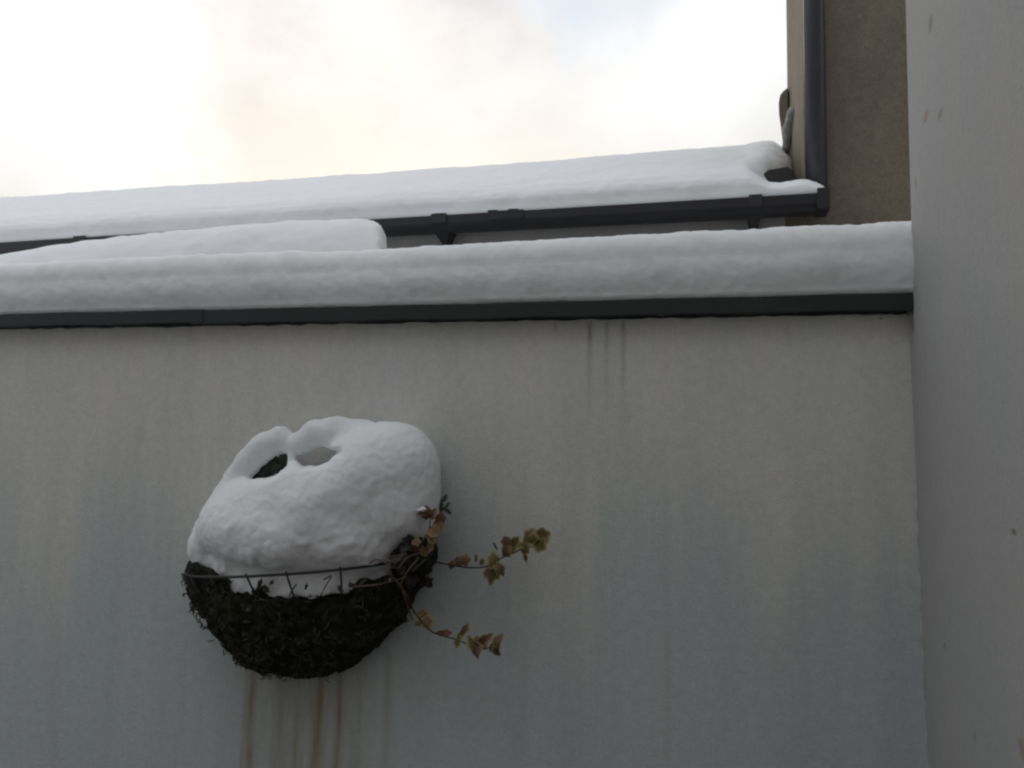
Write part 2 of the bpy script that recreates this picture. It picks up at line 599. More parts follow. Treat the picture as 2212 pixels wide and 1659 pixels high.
bm = bmesh.new()  # unseen dark slabs, added to keep snow bounce off the lower wall
rs = random.Random(2)
for i in range(15):
    for j in range(7):
        x0, y0 = -4.6 + i * 0.5, -3.45 + j * 0.485
        add_box(bm, x0, x0 + 0.488, y0, y0 + 0.473, 0.035, 0.07 + rs.uniform(0, 0.004), 0.004)
m_pave = metal('dark_paving', (0.07, 0.068, 0.065, 1), 0.6)
tag(link('unseen_paving', bm_mesh('unseen_paving', bm), m_pave), 'unseen dark paving added to cut light bounced up by the snow', kind='structure')

# ------------------------------------------------------------------ garden wall with its metal coping
XL = -5.0
zb = [(at(px, py, -0.012).x, at(px, py, -0.012).z) for px, py in ((0, 710), (957, 694), (1968, 675))]
zt = [(at(px, py, -0.03).x, at(px, py, -0.03).z) for px, py in ((0, 679), (957, 657), (1968, 632))]


def lin(tab, x):
    (x0, z0), (x1, z1) = (tab[0], tab[1]) if x < tab[1][0] else (tab[1], tab[2])
    return z0 + (z1 - z0) * (x - x0) / (x1 - x0)


wall = tag(empty('garden_wall', (0, 0.1, 0)), 'long white rendered garden wall with dark coping and rust-brown drip stains', 'wall')
XR = XC + 0.4
nx = 60
vs, fs_ = [], []
for i in range(nx + 1):
    x = XL + (XR - XL) * i / nx
    ztop = lin(zb, x) + 0.006
    for (y, z) in ((0, 0), (0, ztop), (0.2, ztop), (0.2, 0)):
        vs.append((x, y, z))
for i in range(nx):
    for k in range(4):
        a = i * 4 + k; b_ = i * 4 + (k + 1) % 4
        fs_.append((a, b_, b_ + 4, a + 4))
fs_ += [(3, 2, 1, 0), (nx * 4, nx * 4 + 1, nx * 4 + 2, nx * 4 + 3)]
link('wall_face', mesh('wall_face', vs, fs_), m_wall, wall)

joints = [XL, at(-330, 695, -0.03).x, at(428, 672, -0.03).x, at(1180, 660, -0.03).x, XC + 0.3]
for i in range(4):
    x0, x1 = joints[i], joints[i + 1]
    off = [0.0, 0.0006, -0.0005, 0.0][i]
    bm = bmesh.new()
    n = 24
    rings = []
    for k in range(n + 1):
        x = x0 + (x1 - x0 + 0.012) * k / n
        a, c_ = lin(zb, x) + off, lin(zt, x) + off
        prof = [(-0.026, a + 0.001), (-0.030, a), (-0.031, a + 0.003), (-0.031, c_ - 0.003), (-0.028, c_), (0.225, c_ + 0.004), (0.228, c_), (0.228, a), (0.222, a), (0.220, a + 0.008), (-0.022, a + 0.008)]
        rings.append([bm.verts.new((x, y - off, z + 0.0008 * math.sin(x * 23 + i))) for y, z in prof])
    m_ = len(rings[0])
    for a, c_ in zip(rings[:-1], rings[1:]):
        for k in range(m_):
            bm.faces.new((a[k], a[(k + 1) % m_], c_[(k + 1) % m_], c_[k]))
    bm.faces.new(rings[0]); bm.faces.new(rings[-1][::-1])
    link('coping_section', bm_mesh('coping_section', bm), m_coping, wall)
# ragged bead of sealant under the coping
bm = bmesh.new()
rs = random.Random(3)
pts = []
x = XL + 0.02
while x < XC - 0.003:
    pts.append((x, -0.0015 + rs.uniform(-0.001, 0.001), lin(zb, x) + 0.0028 + rs.uniform(-0.0012, 0.0008)))
    x += 0.018
add_tube(bm, pts, [0.0035 + rs.uniform(-0.0012, 0.0008) for _ in pts], 6)
link('sealant_bead', bm_mesh('sealant_bead', bm, True), m_coping, wall)
bm = bmesh.new()
pts = []
for k in range(14):
    p = at(1838 + k * 9.6, 676.5 + rs.uniform(-0.8, 0.8), -0.006)
    pts.append((p.x, -0.0055, lin(zb, p.x) - 0.002 + rs.uniform(-0.001, 0.001)))
add_tube(bm, pts, [0.0012 + rs.uniform(-0.0007, 0.0006) for _ in pts], 5)
link('mortar_smear', bm_mesh('mortar_smear', bm, True), m_sealant, wall)

# ------------------------------------------------------------------ the house on the right
house = tag(empty('house', (XC + 2, -3, 0)), 'pale grey rendered house wall closing the right side', 'house')
WALL_SHEAR = 0.016                        # lower wall sheared sideways to match the slant of the corner in view
bm = bmesh.new()
add_box(bm, XC, XC + 4.0, -0.80, 0.016, -0.05, 5.2, 0.004)
for zc in (1.75, 1.77):
    bmesh.ops.bisect_plane(bm, geom=bm.verts[:] + bm.edges[:] + bm.faces[:], plane_co=(0, 0, zc), plane_no=(0, 0, 1))
for v in bm.verts:
    if v.co.z < 1.75 and v.co.x < XC + 1:
        v.co.x += (1.75 - v.co.z) * WALL_SHEAR
    if v.co.z > 1.76 and v.co.y > -0.4:
        v.co.y -= 0.040
link('wall', bm_mesh('wall', bm), m_house, house)
bm = bmesh.new()
pts = [(XC - 0.0005 + (1.75 - 0.05 * k) * WALL_SHEAR, -0.001, 0.05 * k) for k in range(31)]
add_tube(bm, pts, [0.0022 + rs.uniform(-0.0006, 0.0004) for _ in pts], 6)
link('corner_bead', bm_mesh('corner_bead', bm, True), m_sealant, house)

# unseen house block added behind the camera to dim the light in the yard
bm = bmesh.new()
add_box(bm, -4.5, XC + 4.1, -6.4, -3.45, -0.05, 5.2, 0.004)
add_box(bm, XC + 2.0, XC + 3.9, -3.5, -0.78, -0.05, 5.15, 0.004)
link('shade_wing', bm_mesh('shade_wing', bm), m_house, house)

# ------------------------------------------------------------------ snow along the coping
sb = [(at(px, py, -0.035).x, at(px, py, -0.035).z) for px, py in ((0, 682), (957, 658), (1968, 633))]
st = [(at(px, py, 0.02).x, at(px, py, 0.02).z) for px, py in ((0, 569), (957, 529), (1968, 479))]


def sweep_snow(x0, x1, dx, prof, amp, seed, nfun=None, hole=None):
    """snow bank swept along x; prof(x) gives the section (y, z) points"""
    xs = np.arange(x0, x1 + 1e-6, dx)
    P = []
    for x in xs:
        pr = np.array(prof(x))
        P.append(np.column_stack([np.full(len(pr), x), pr]))
    P = np.array(P)
    nx_, m_ = P.shape[:2]
    V = P.reshape(-1, 3)
    ii, kk = np.meshgrid(np.arange(nx_ - 1), np.arange(m_), indexing='ij')
    a = ii * m_ + kk
    b_ = ii * m_ + (kk + 1) % m_
    F = np.stack([a, b_, b_ + m_, a + m_], -1).reshape(-1, 4)
    N = vert_normals(V, F)
    cen = V.reshape(nx_, m_, 3).mean(1).repeat(m_, 0)
    if (N * (V - cen)).sum() < 0:
        N = -N
        F = F[:, ::-1]
    V = V + N * nfun(V, N)[:, None]
    faces = F.tolist()
    faces.append(list(range(m_)))
    faces.append([(nx_ - 1) * m_ + k for k in range(m_)][::-1])
    return V, faces


def rrect(y0, y1, z0, z1, r, n=10, bulge=0.0, front_n=14, top_n=12):
    """section: from bottom back, along the bottom, up the front, over the top, down the back"""
    pts = []
    for k in range(6):
        pts.append((y1 - (y1 - y0 - 0.02) * k / 6, z0))
    for k in range(n):
        a = -math.pi / 2 - (math.pi / 2) * k / n
        pts.append((y0 + 0.018 + 0.018 * math.cos(a), z0 + 0.014 + 0.014 * math.sin(a)))
    zf0, zf1 = z0 + 0.014, z1 - r
    for k in range(front_n):
        f = k / front_n
        pts.append((y0 - bulge * math.sin(math.pi * f), zf0 + (zf1 - zf0) * f))
    for k in range(n):
        a = math.pi - (math.pi / 2) * k / n
        pts.append((y0 + r + r * math.cos(a), z1 - r + r * math.sin(a)))
    for k in range(top_n):
        pts.append((y0 + r + (y1 - y0 - 2 * r) * k / top_n, z1))
    for k in range(n + 1):
        a = math.pi / 2 - (math.pi / 2) * k / n
        pts.append((y1 - r + r * math.cos(a), z1 - r + r * math.sin(a)))
    return pts


def near_noise(V, N):
    q = V.copy()
    q[:, 0] = V[:, 0] + 0.55 * V[:, 2]
    zl = np.interp(V[:, 0], [a for a, _ in sb], [c for _, c in sb])
    k = np.clip((V[:, 2] - zl) / 0.05, 0.25, 1)
    return k * (0.007 * fbm(V, 5, 2, 0.5, 3) + 0.0034 * fbm(q * np.array([1.2, 1, 0.55]), 20, 3, 0.55, 9)) + 0.0015 * fbm(V, 95, 3, 0.65, 1)


def near_prof(x):
    z0, z1 = lin(sb, x), lin(st, x)
    return rrect(-0.034, 0.235, z0, z1 - 0.002, 0.055, bulge=0.006)


V, F = sweep_snow(-4.0, XC + 0.25, 0.0055, near_prof, 0, 1, near_noise)
V[:, 2] = np.where(V[:, 2] < np.array([lin(sb, x) for x in V[:, 0]]) - 0.004, np.array([lin(sb, x) for x in V[:, 0]]) - 0.004, V[:, 2])
tag(link('snow_bank', mesh('snow_bank', V, F, True), m_snow), 'thick rounded snow lying along the coping of the white garden wall', 'snow', 'banks of snow on ledges and roofs')

# ------------------------------------------------------------------ low outbuilding behind: wall, roof, gutter
YG = 2.10                           # front lip of the gutter
YW = 2.26                           # face of its wall
gb = [(at(px, py, YG + 0.03).x, at(px, py, YG + 0.03).z) for px, py in ((0, 560), (850, 499), (1694, 457))]
gt = [(at(px, py, YG).x, at(px, py, YG).z) for px, py in ((0, 524), (850, 471), (1694, 421))]
XGE = at(1790, 430, YG).x           # free end of the gutter
XWE = at(1696, 480, YW).x           # end of the pale wall
XFL = -9.0
low = tag(empty('outbuilding', (-1, 3, 0)), 'low pale outbuilding with snowy roof and dark gutter behind the garden wall', 'outbuilding')
bm = bmesh.new()
zE = lin(gt, 0.5)
add_box(bm, XFL, XWE, YW, 3.5, 0, zE + 0.02)
link('wall', bm_mesh('wall', bm), m_lowwall, low)
# gutter trough
bm = bmesh.new()
n = 40
rings = []
for k in range(n + 1):
    x = XFL + (XGE - XFL) * k / n
    z0, z1 = lin(gb, x), lin(gt, x)
    hgt_ = z1 - z0 + 0.014
    out, inn = [], []
    for j in range(11):
        a = math.pi + math.pi * j / 10
        yy = YG + 0.062 + 0.062 * math.cos(a)
        zz = z1 + (hgt_ * math.sin(a) if True else 0)
        # flat-fronted trough: squarer than a half round
        s_ = abs(math.sin(a)) ** 0.55 * -1
        out.append((yy, z1 + hgt_ * s_))
        inn.append((YG + 0.062 + 0.057 * math.cos(a), z1 + (hgt_ - 0.006) * s_))
    ring = [bm.verts.new((x, y, z)) for y, z in out + inn[::-1]]
    rings.append(ring)
m_ = len(rings[0])
for a, c_ in zip(rings[:-1], rings[1:]):
    for k in range(m_):
        bm.faces.new((a[k], a[(k + 1) % m_], c_[(k + 1) % m_], c_[k]))
bm.faces.new(rings[0]); bm.faces.new(rings[-1][::-1])
gut = link('gutter', bm_mesh('gutter', bm), m_gutter, low)
bm = bmesh.new()
z0, z1 = lin(gb, XGE), lin(gt, XGE)
add_box(bm, XGE - 0.045, XGE + 0.006, YG - 0.005, YG + 0.129, z0 - 0.006, z1 + 0.022, 0.004)
link('end_cap', bm_mesh('end_cap', bm), m_gutter, gut)


def bracket(px, py_low, wtop, wbot, name):
    c_ = at(px, 480, YG + 0.05)
    x = c_.x
    zt_, z0 = lin(gt, x), lin(gb, x)
    zl = at(px, py_low, YG + 0.12).z
    bm = bmesh.new()
    P = [(YG - 0.006, zt_ + 0.008, wtop), (YG - 0.006, z0 + 0.02, wtop), (YG + 0.035, z0 - 0.008, wtop), (YG + 0.11, zl, wbot), (YW + 0.002, zl, wbot), (YW + 0.002, z0 + 0.0, wtop), (YG + 0.118, z0 + 0.01, wtop), (YG + 0.04, z0 + 0.004, wtop), (YG - 0.001, z0 + 0.03, wtop), (YG - 0.001, zt_ + 0.008, wtop)]
    L = [bm.verts.new((x - w_ / 2, y, z)) for y, z, w_ in P]
    Rr = [bm.verts.new((x + w_ / 2, y, z)) for y, z, w_ in P]
    for k in range(len(P)):
        j = (k + 1) % len(P)
        bm.faces.new((L[k], L[j], Rr[j], Rr[k]))
    bm.faces.new(L[::-1]); bm.faces.new(Rr)
    bmesh.ops.triangulate(bm, faces=[f for f in bm.faces if len(f.verts) > 4])
    return link(name, bm_mesh(name, bm), m_gutter, gut)


bracket(955, 532, 0.075, 0.022, 'gutter_bracket')
bracket(1631, 505, 0.055, 0.022, 'gutter_bracket')
bracket(190, 600, 0.075, 0.022, 'gutter_bracket')
# joint between two gutter lengths
x = at(1092, 480, YG).x
bm = bmesh.new()
z0, z1 = lin(gb, x), lin(gt, x)
ringsets = []
for xx in (x - 0.075, x + 0.085):
    out = []
    for j in range(11):
        a = math.pi + math.pi * j / 10
        s_ = -abs(math.sin(a)) ** 0.55
        out.append((YG + 0.062 + 0.068 * math.cos(a), z1 + 0.004 + (z1 - z0 + 0.016) * s_))
    inn = [(YG + 0.062 + (y - YG - 0.062) * 0.9, z1 + 0.004 + (z - z1 - 0.004) * 0.9) for y, z in out[::-1]]
    ringsets.append([bm.verts.new((xx + (0.02 if (xx < x) else -0.02) * (1 if z < z1 - 0.05 else 0), y, z)) for y, z in out + inn])
a, c_ = ringsets
for k in range(len(a)):
    bm.faces.new((a[k], a[(k + 1) % len(a)], c_[(k + 1) % len(a)], c_[k]))
bm.faces.new(a); bm.faces.new(c_[::-1])
link('gutter_joint', bm_mesh('gutter_joint', bm), m_gutter, gut)
for px in (948, 1064, 1108):
    bm = bmesh.new()
    p = at(px, 460, YG)
    add_box(bm, p.x - 0.024, p.x + 0.024, YG - 0.004, YG + 0.012, lin(gt, p.x) - 0.012, lin(gt, p.x) + 0.011, 0.004)
    link('gutter_clip', bm_mesh('gutter_clip', bm), m_gutter, gut)

# roof: dark slates under the snow
YR = 3.25
RIDGE = [(at(px, py, YR).x, at(px, py, YR).z) for px, py in ((0, 426), (900, 367), (1690, 306))]
ROOF_T = 0.13                       # snow depth
XTB = at(1737, 300, 2.33).x         # left side face of the tall building


def roof_z(x, y):
    """top of the bare roof"""
    ze = lin(gt, x) + 0.005
    zr = lin(RIDGE, x) - ROOF_T
    return ze + (zr - ze) * (y - YG - 0.06) / (YR - YG - 0.06)


bm = bmesh.new()
xs = [XFL + (XTB - 0.005 - XFL) * k / 30 for k in range(31)]
g0 = []
for x in xs:
    g0.append([bm.verts.new((x, y, roof_z(x, y) - d_)) for y, d_ in ((YG + 0.07, 0.0), (YR, 0.0), (YR + 0.3, 0.05), (YR + 0.3, 0.12), (YG + 0.2, 0.03), (YG + 0.07, 0.025))])
for a, c_ in zip(g0[:-1], g0[1:]):
    for k in range(6):
        bm.faces.new((a[k], a[(k + 1) % 6], c_[(k + 1) % 6], c_[k]))
bm.faces.new(g0[0]); bm.faces.new(g0[-1][::-1])
link('roof', bm_mesh('roof', bm), m_tile, low)

bm = bmesh.new()
ka, kb = at(1650, 380, YG + 0.3).x, at(1711, 380, YG + 0.3).x
gk = []
for y, kd in ((YG + 0.27, 0.0), (YG + 0.42, 0.03), (YG + 0.6, 0.07), (YR, 0.07)):
    gk.append([bm.verts.new((x, y, roof_z(x, y) + h_)) for x, h_ in ((ka, -0.004), (ka, 0.085 - kd), (ka + 0.02, 0.1 - kd), (kb - 0.02, 0.108 - kd), (kb, 0.09 - kd), (kb, -0.004))])
for a, c_ in zip(gk[:-1], gk[1:]):
    for k in range(6):
        bm.faces.new((a[k], a[(k + 1) % 6], c_[(k + 1) % 6], c_[k]))
bm.faces.new(gk[0]); bm.faces.new(gk[-1][::-1])
link('verge_kerb', bm_mesh('verge_kerb', bm), m_tile, low)

# snow on that roof, as a solid skin so its right end can melt back from the tall building
hole_c = at(1692, 368, 2.35)


def ax(px, py, y):
    return at(px, py, y).x


END_Y = [YG, YG + 0.11, YG + 0.14, YG + 0.18, YG + 0.34, YG + 0.42, YG + 0.52, YG + 0.80, YR, YR + 0.2]
END_X = [ax(1786, 398, YG), ax(1786, 398, YG + .11), ax(1720, 395, YG + .14), ax(1668, 390, YG + .18), ax(1664, 380, YG + .34), ax(1672, 360, YG + .42), ax(1702, 340, YG + .52), ax(1718, 330, YG + .8), ax(1700, 306, YR), ax(1694, 306, YR + .2)]
GX, GZ = [a for a, _ in gt], [c for _, c in gt]
RX_, RZ_ = [a for a, _ in RIDGE], [c for _, c in RIDGE]


def extrap(x, X, Z):
    r = np.interp(x, X, Z)
    r = np.where(x < X[0], Z[0] + (x - X[0]) * (Z[1] - Z[0]) / (X[1] - X[0]), r)
    return np.where(x > X[-1], Z[-1] + (x - X[-1]) * (Z[-1] - Z[-2]) / (X[-1] - X[-2]), r)


def sheet_sdf(p):
    x, y, z = p.T
    ze = extrap(x, GX, GZ) + 0.005
    zr = extrap(x, RX_, RZ_) - ROOF_T
    bare = ze + (zr - ze) * np.clip((y - YG - 0.06) / (YR - YG - 0.06), 0, 1)
    bottom = np.where(y < YG + 0.13, ze - 0.014, bare + 0.001)
    xe = np.interp(y, END_Y, END_X)
    xe = xe + 0.03 * (vnoise(np.column_stack([y * 9, z * 0, z * 0 + 3])) - 0.5)
    e = np.clip((xe - x) / np.where(y < YG + 0.2, 0.09, 0.13), 0, 1)
    e = np.sqrt(np.clip(1 - (1 - e) ** 2, 0, 1))
    f = np.clip((y - YG - 0.004) / 0.14, 0, 1)           # rounded eaves edge
    f = (1 - (1 - f) ** 2.6) ** (1 / 2.6)
    lip = np.clip((ax(1675, 395, YG) - x) / 0.12, 0, 1)     # on the bare end only a tongue is left
    lip = lip * lip * (3 - 2 * lip)
    th = ROOF_T * f * (lip + (1 - lip) * np.where(y < YG + 0.2, 0.47 + 0.12 * np.exp(-((x - ax(1735, 395, YG)) / 0.06) ** 2), np.clip(0.45 + (y - YG - 0.2) / 0.22, 0.45, 1.12)))
    back = np.clip((YR + 0.16 - y) / 0.16, 0, 1)
    th = th * e
    top = bare + th * 1.0 - 0.05 * (1 - back) ** 2 - np.where(y > YR, (y - YR) * 0.25, 0)
    d = np.maximum((z - top) * 0.75, bottom - z)
    d = np.maximum(d, y - YR - 0.15)
    d = np.maximum(d, YG + 0.004 - y)
    return np.maximum(d, (x - xe) * 0.8)


XSL = -5.5
lo_z = min(extrap(np.array([XSL]), GX, GZ)[0], GZ[-1]) - 0.06
hi_z = max(RZ_[-1], extrap(np.array([XSL]), RX_, RZ_)[0]) + 0.12
V, F = surface_nets(sheet_sdf, (XSL, YG - 0.04, lo_z), (ax(1800, 400, YG) + 0.03, YR + 0.2, hi_z), 0.0135)
kf = np.clip((V[:, 2] - extrap(V[:, 0], GX, GZ) - 0.0) / 0.05, 0.15, 1)
V = V + vert_normals(V, F) * (kf * (0.010 * fbm(V, 2.6, 3, 0.5, 5) + 0.005 * fbm(V, 11, 3, 0.5, 2)) + 0.003 * fbm(V, 40, 2, 0.5, 2))[:, None]
tag(link('snow_sheet', mesh('snow_sheet', V, F, True), m_snow), 'deep snow sheet covering the outbuilding roof above the dark gutter', 'snow', 'banks of snow on ledges and roofs')
A = lambda px, py, y: np.array(at(px, py, y))

# ------------------------------------------------------------------ tall building at the right, with its downpipe
YT = 2.33
tall = tag(empty('tall_building', (XTB + 1, 3, 0)), 'tall brown roughcast building rising above the outbuilding roof', 'building')
YB = 2.33
d_ = ray(1700, 150)
tB = (XTB - CAM.x) / d_.x
YB = (CAM + d_ * tB).y              # depth of the side face
bm = bmesh.new()
add_box(bm, XTB, XTB + 4.5, YT, YB, 0.0, 7.5, 0.006)
link('wall', bm_mesh('wall', bm), m_brown, tall)
bm = bmesh.new()
add_box(bm, XWE + 0.002, XTB - 0.002, YW + 0.03, YW + 0.9, 0.0, lin(gt, XTB) - 0.012, 0.004)
link('pier', bm_mesh('pier', bm), m_brown, tall)
# rough stone sticking out at the rear edge of the side face
out = [(1702, 188), (1693, 196), (1685, 205), (1682, 222), (1683, 248), (1687, 275), (1690, 300), (1693, 318), (1704, 318)]
bm = bmesh.new()
fr = [bm.verts.new(at(px, py, YB - 0.12)) for px, py in out]
bk = []
for v in fr:
    bk.append(bm.verts.new(v.co + Vector((0.03, 0.22, 0.0))))
for k in range(len(out)):
    j = (k + 1) % len(out)
    bm.faces.new((fr[k], fr[j], bk[j], bk[k]))
bm.faces.new(fr[::-1]); bm.faces.new(bk)
bmesh.ops.bevel(bm, geom=list(bm.edges), offset=0.003, segments=1, affect='EDGES')
link('corbel_stone', bm_mesh('corbel_stone', bm), m_brown, tall)

pipe = tag(empty('downpipe', at(1761, 395, YT - 0.065)), 'grey metal downpipe running down the brown building above the gutter end', 'downpipe')
pc = at(1761, 200, YT - 0.065)
rad = (at(1786, 200, YT - 0.065).x - at(1737, 200, YT - 0.065).x) / 2 * 0.97
zlow = lin(gt, XGE) - 0.01
bm = bmesh.new()
add_tube(bm, [(pc.x, YT - 0.065, zlow), (pc.x, YT - 0.065, 7.3)], rad, 28)
link('pipe', bm_mesh('pipe', bm, True), m_pipe, pipe)
bm = bmesh.new()
for zz in (5.2,):
    add_tube(bm, [(pc.x, YT - 0.065, zz), (pc.x, YT - 0.065, zz + 0.03)], rad + 0.005, 28)
    add_box(bm, pc.x - 0.012, pc.x + 0.012, YT - 0.03, YT + 0.01, zz, zz + 0.03)
link('pipe_clip', bm_mesh('pipe_clip', bm), m_gutter, pipe)

# grey flashing dressed up the side face


def wedge_sdf(p):
    y = YT + (YB - YT) * 0.75
    d = capsule(p, A(1714, 240, y - 0.1), A(1706, 282, y), 0.028, 0.034)
    d = smin(d, capsule(p, A(1705, 282, y), A(1699, 318, y), 0.032, 0.020), 0.02)
    return smin(d, capsule(p, A(1718, 232, y - 0.15), A(1712, 250, y - 0.1), 0.012, 0.025), 0.02)


c0 = at(1706, 275, YT + (YB - YT) * 0.75)
V, F = surface_nets(wedge_sdf, (c0.x - 0.14, c0.y - 0.35, c0.z - 0.24), (c0.x + 0.14, c0.y + 0.2, c0.z + 0.26), 0.007)
V = V + vert_normals(V, F) * (0.007 * fbm(V, 22, 3, 0.5, 3))[:, None]
link('flashing', mesh('flashing', V, F, True), m_lead, tall)

# ------------------------------------------------------------------ small roof between, under a rounded snow bank
YD = 0.95
bank_pts = [(-40, 586), (0, 568), (60, 551), (130, 535), (230, 521), (330, 508), (430, 497), (560, 485), (660, 477), (745, 475), (790, 477), (818, 487), (832, 505), (839, 530), (841, 560)]
bx = [at(px, py, YD + 0.07).x for px, py in bank_pts]
bz = [at(px, py, YD + 0.07).z for px, py in bank_pts]
zbase = at(800, 580, YD).z - 0.03


def bank_sdf(p):
    skew = ray(848, 520)
    xq = p[:, 0] - 1.1 * skew.x / skew.y * (p[:, 1] - YD - 0.07)      # sheared along the sight line so its right end looks blunt
    top = np.interp(xq, bx, bz, left=zbase - 0.06, right=zbase - 0.06)
    yy = p[:, 1] - YD
    # rounded across its depth
    tt = np.clip((xq - (bx[-1] - 0.05)) / 0.05, 0, 1)
    half = 0.42 * np.sqrt(np.clip(1 - tt ** 2, 0.003, 1))
    cy = YD + 0.22
    q = np.clip(np.abs(p[:, 1] - cy) / half, 0, 1.2)
    top = zbase + (top - zbase) * np.clip(1 - q ** 4, -0.1, 1)
    return np.maximum((p[:, 2] - top) * 0.7, np.maximum(zbase - 0.0 - p[:, 2], xq - bx[-1]))


V, F = surface_nets(bank_sdf, (bx[0] - 0.35, YD - 0.3, zbase - 0.05), (bx[-1] + 0.25, YD + 0.75, max(bz) + 0.08), 0.014)
V = V + vert_normals(V, F) * (0.010 * fbm(V, 4, 2, 0.5, 3) + 0.005 * fbm(V, 20, 3, 0.5, 1))[:, None]
tag(link('snow_mound', mesh('snow_mound', V, F, True), m_snow), 'rounded snow mound peeping up between garden wall snow and the far gutter', 'snow', 'banks of snow on ledges and roofs')
lean = tag(empty('low_shed', (bx[6], YD + 0.2, 0)), 'low shed hidden beneath the rounded snow mound behind the garden wall', 'shed')
bm = bmesh.new()
add_box(bm, bx[0] - 0.02, bx[-1] - 0.03, YD - 0.18, YD + 0.62, zbase - 0.035, zbase + 0.004, 0.004)
link('roof', bm_mesh('roof', bm), m_tile, lean)
bm = bmesh.new()
add_box(bm, bx[0] + 0.03, bx[-1] - 0.1, YD - 0.12, YD + 0.56, 0, zbase - 0.036)
link('wall', bm_mesh('wall', bm), m_lowwall, lean)

# ------------------------------------------------------------------ wall basket
K = 1.0 / 1240                      # metres per picture pixel here
bl, br_, bb = at(418, 1232, -0.004), at(937, 1206, -0.004), at(675, 1491, -0.06)
BX = (bl.x + br_.x) / 2
BR = (br_.x - bl.x) / 2
BP = 0.165
BZ = at(675, 1242, -BP).z
BH = BZ - bb.z
ZRIM = lambda x: BZ + (x - BX) / BR * 0.026
basket = tag(empty('wall_basket', (BX, 0, BZ)), 'half-round wire wall basket lined with dark moss', 'wall basket')


def bpos(a, ph, k=1.0):
    """point on the basket shell: a across 0..pi (left to right), ph 0 at the rim to pi/2 at the foot"""
    c_ = (1 - min(math.sin(ph), 0.999) ** 1.5) ** 0.51 if ph > 0 else 1.0
    x = BX - BR * k * math.cos(a) * c_
    return Vector((x, -BP * k * math.sin(a) * c_ - 0.002, ZRIM(x) - BH * k * math.sin(ph)))


bm = bmesh.new()
pts = []
for k in range(41):
    a = math.pi * k / 40
    x = BX - BR * 0.962 * math.cos(a)
    pts.append((x, -BP * (1.055 + 0.085 * max(0.0, min(1.0, (x - BX) / BR * 1.6))) * math.sin(a) - 0.002, ZRIM(x) - 0.004 * math.sin(a)))
add_tube(bm, pts, 0.0026, 8)
link('rim_wire', bm_mesh('rim_wire', bm, True), m_wire, basket)
bm = bmesh.new()
add_tube(bm, [(BX - BR, -0.004, ZRIM(BX - BR)), (BX + BR, -0.004, ZRIM(BX + BR))], 0.0025, 6)
link('back_wire', bm_mesh('back_wire', bm, True), m_wire, basket)
for a in (0.55, 0.78, 1.07, 1.42, 1.72, 2.1, 2.5, 2.8):
    bm = bmesh.new()
    add_tube(bm, [bpos(a + 0.12 * math.sin(ph_ * 2), ph_, 1.02 - 0.10 * min(1, ph_ * 3)) for ph_ in [1.35 * k / 12 for k in range(13)]], 0.0019, 6)
    link('upright_wire', bm_mesh('upright_wire', bm, True), m_wire, basket)
LIP = [(400, 1226), (418, 1232), (440, 1236), (480, 1250), (500, 1272), (545, 1286), (562, 1268), (578, 1290), (640, 1290), (662, 1280), (700, 1290), (732, 1288), (748, 1268), (790, 1258), (820, 1240), (860, 1234), (930, 1222), (960, 1216)]
lipx = [at(px, py, -BP * 0.9).x for px, py in LIP]
lipz = [at(px, py, -BP * 0.9).z - BZ for px, py in LIP]


def moss_sdf(p):
    q = p - np.array([BX, 0, BZ])
    q[:, 2] -= (p[:, 0] - BX) / BR * 0.026
    h_ = np.clip(-q[:, 2] / BH, 0, 0.995)              # a little more pointed than a half ball
    kk = np.sqrt(1 - h_ ** 2) / (1 - h_ ** 1.5) ** 0.51
    d = ell(q * np.column_stack([kk, kk, np.ones_like(kk)]), (0, 0, 0), (BR * 0.975, BP * 0.975, BH))
    # upper lip of the lining sags in the middle
    lip = np.interp(p[:, 0], lipx, lipz) - (p[:, 0] - BX) / BR * 0.026
    lip = lip + 0.006 * fbm(np.column_stack([p[:, 0], p[:, 1] * 0 + 1, p[:, 2] * 0]), 60, 2, 0.6, 4)
    d = np.maximum(d, (q[:, 2] - lip) * 0.8)
    d = smin(d, ell(p, at(888, 1206, -0.085), (50 * K, 0.048, 40 * K)), 0.012)
    d = smin(d, ell(p, at(915, 1190, -0.06), (24 * K, 0.04, 34 * K)), 0.012)
    return np.maximum(d, q[:, 1] + 0.001)


V, F = surface_nets(moss_sdf, (BX - BR - 0.03, -BP - 0.03, BZ - BH - 0.03), (BX + BR + 0.03, 0.012, BZ + 0.075), 0.0045)
N = vert_normals(V, F)
dsp = 0.010 * fbm(V, 16, 2, 0.5, 2) + 0.012 * fbm(V, 48, 3, 0.6, 7) - 0.003 + 0.004 * fbm(V, 150, 2, 0.6, 1)
V = V + N * np.where(V[:, 1] < -0.006, dsp, dsp * 0.3)[:, None]
V[:, 1] = np.minimum(V[:, 1], -0.0005)
link('moss_lining', mesh('moss_lining', V, F, True), m_moss, basket)
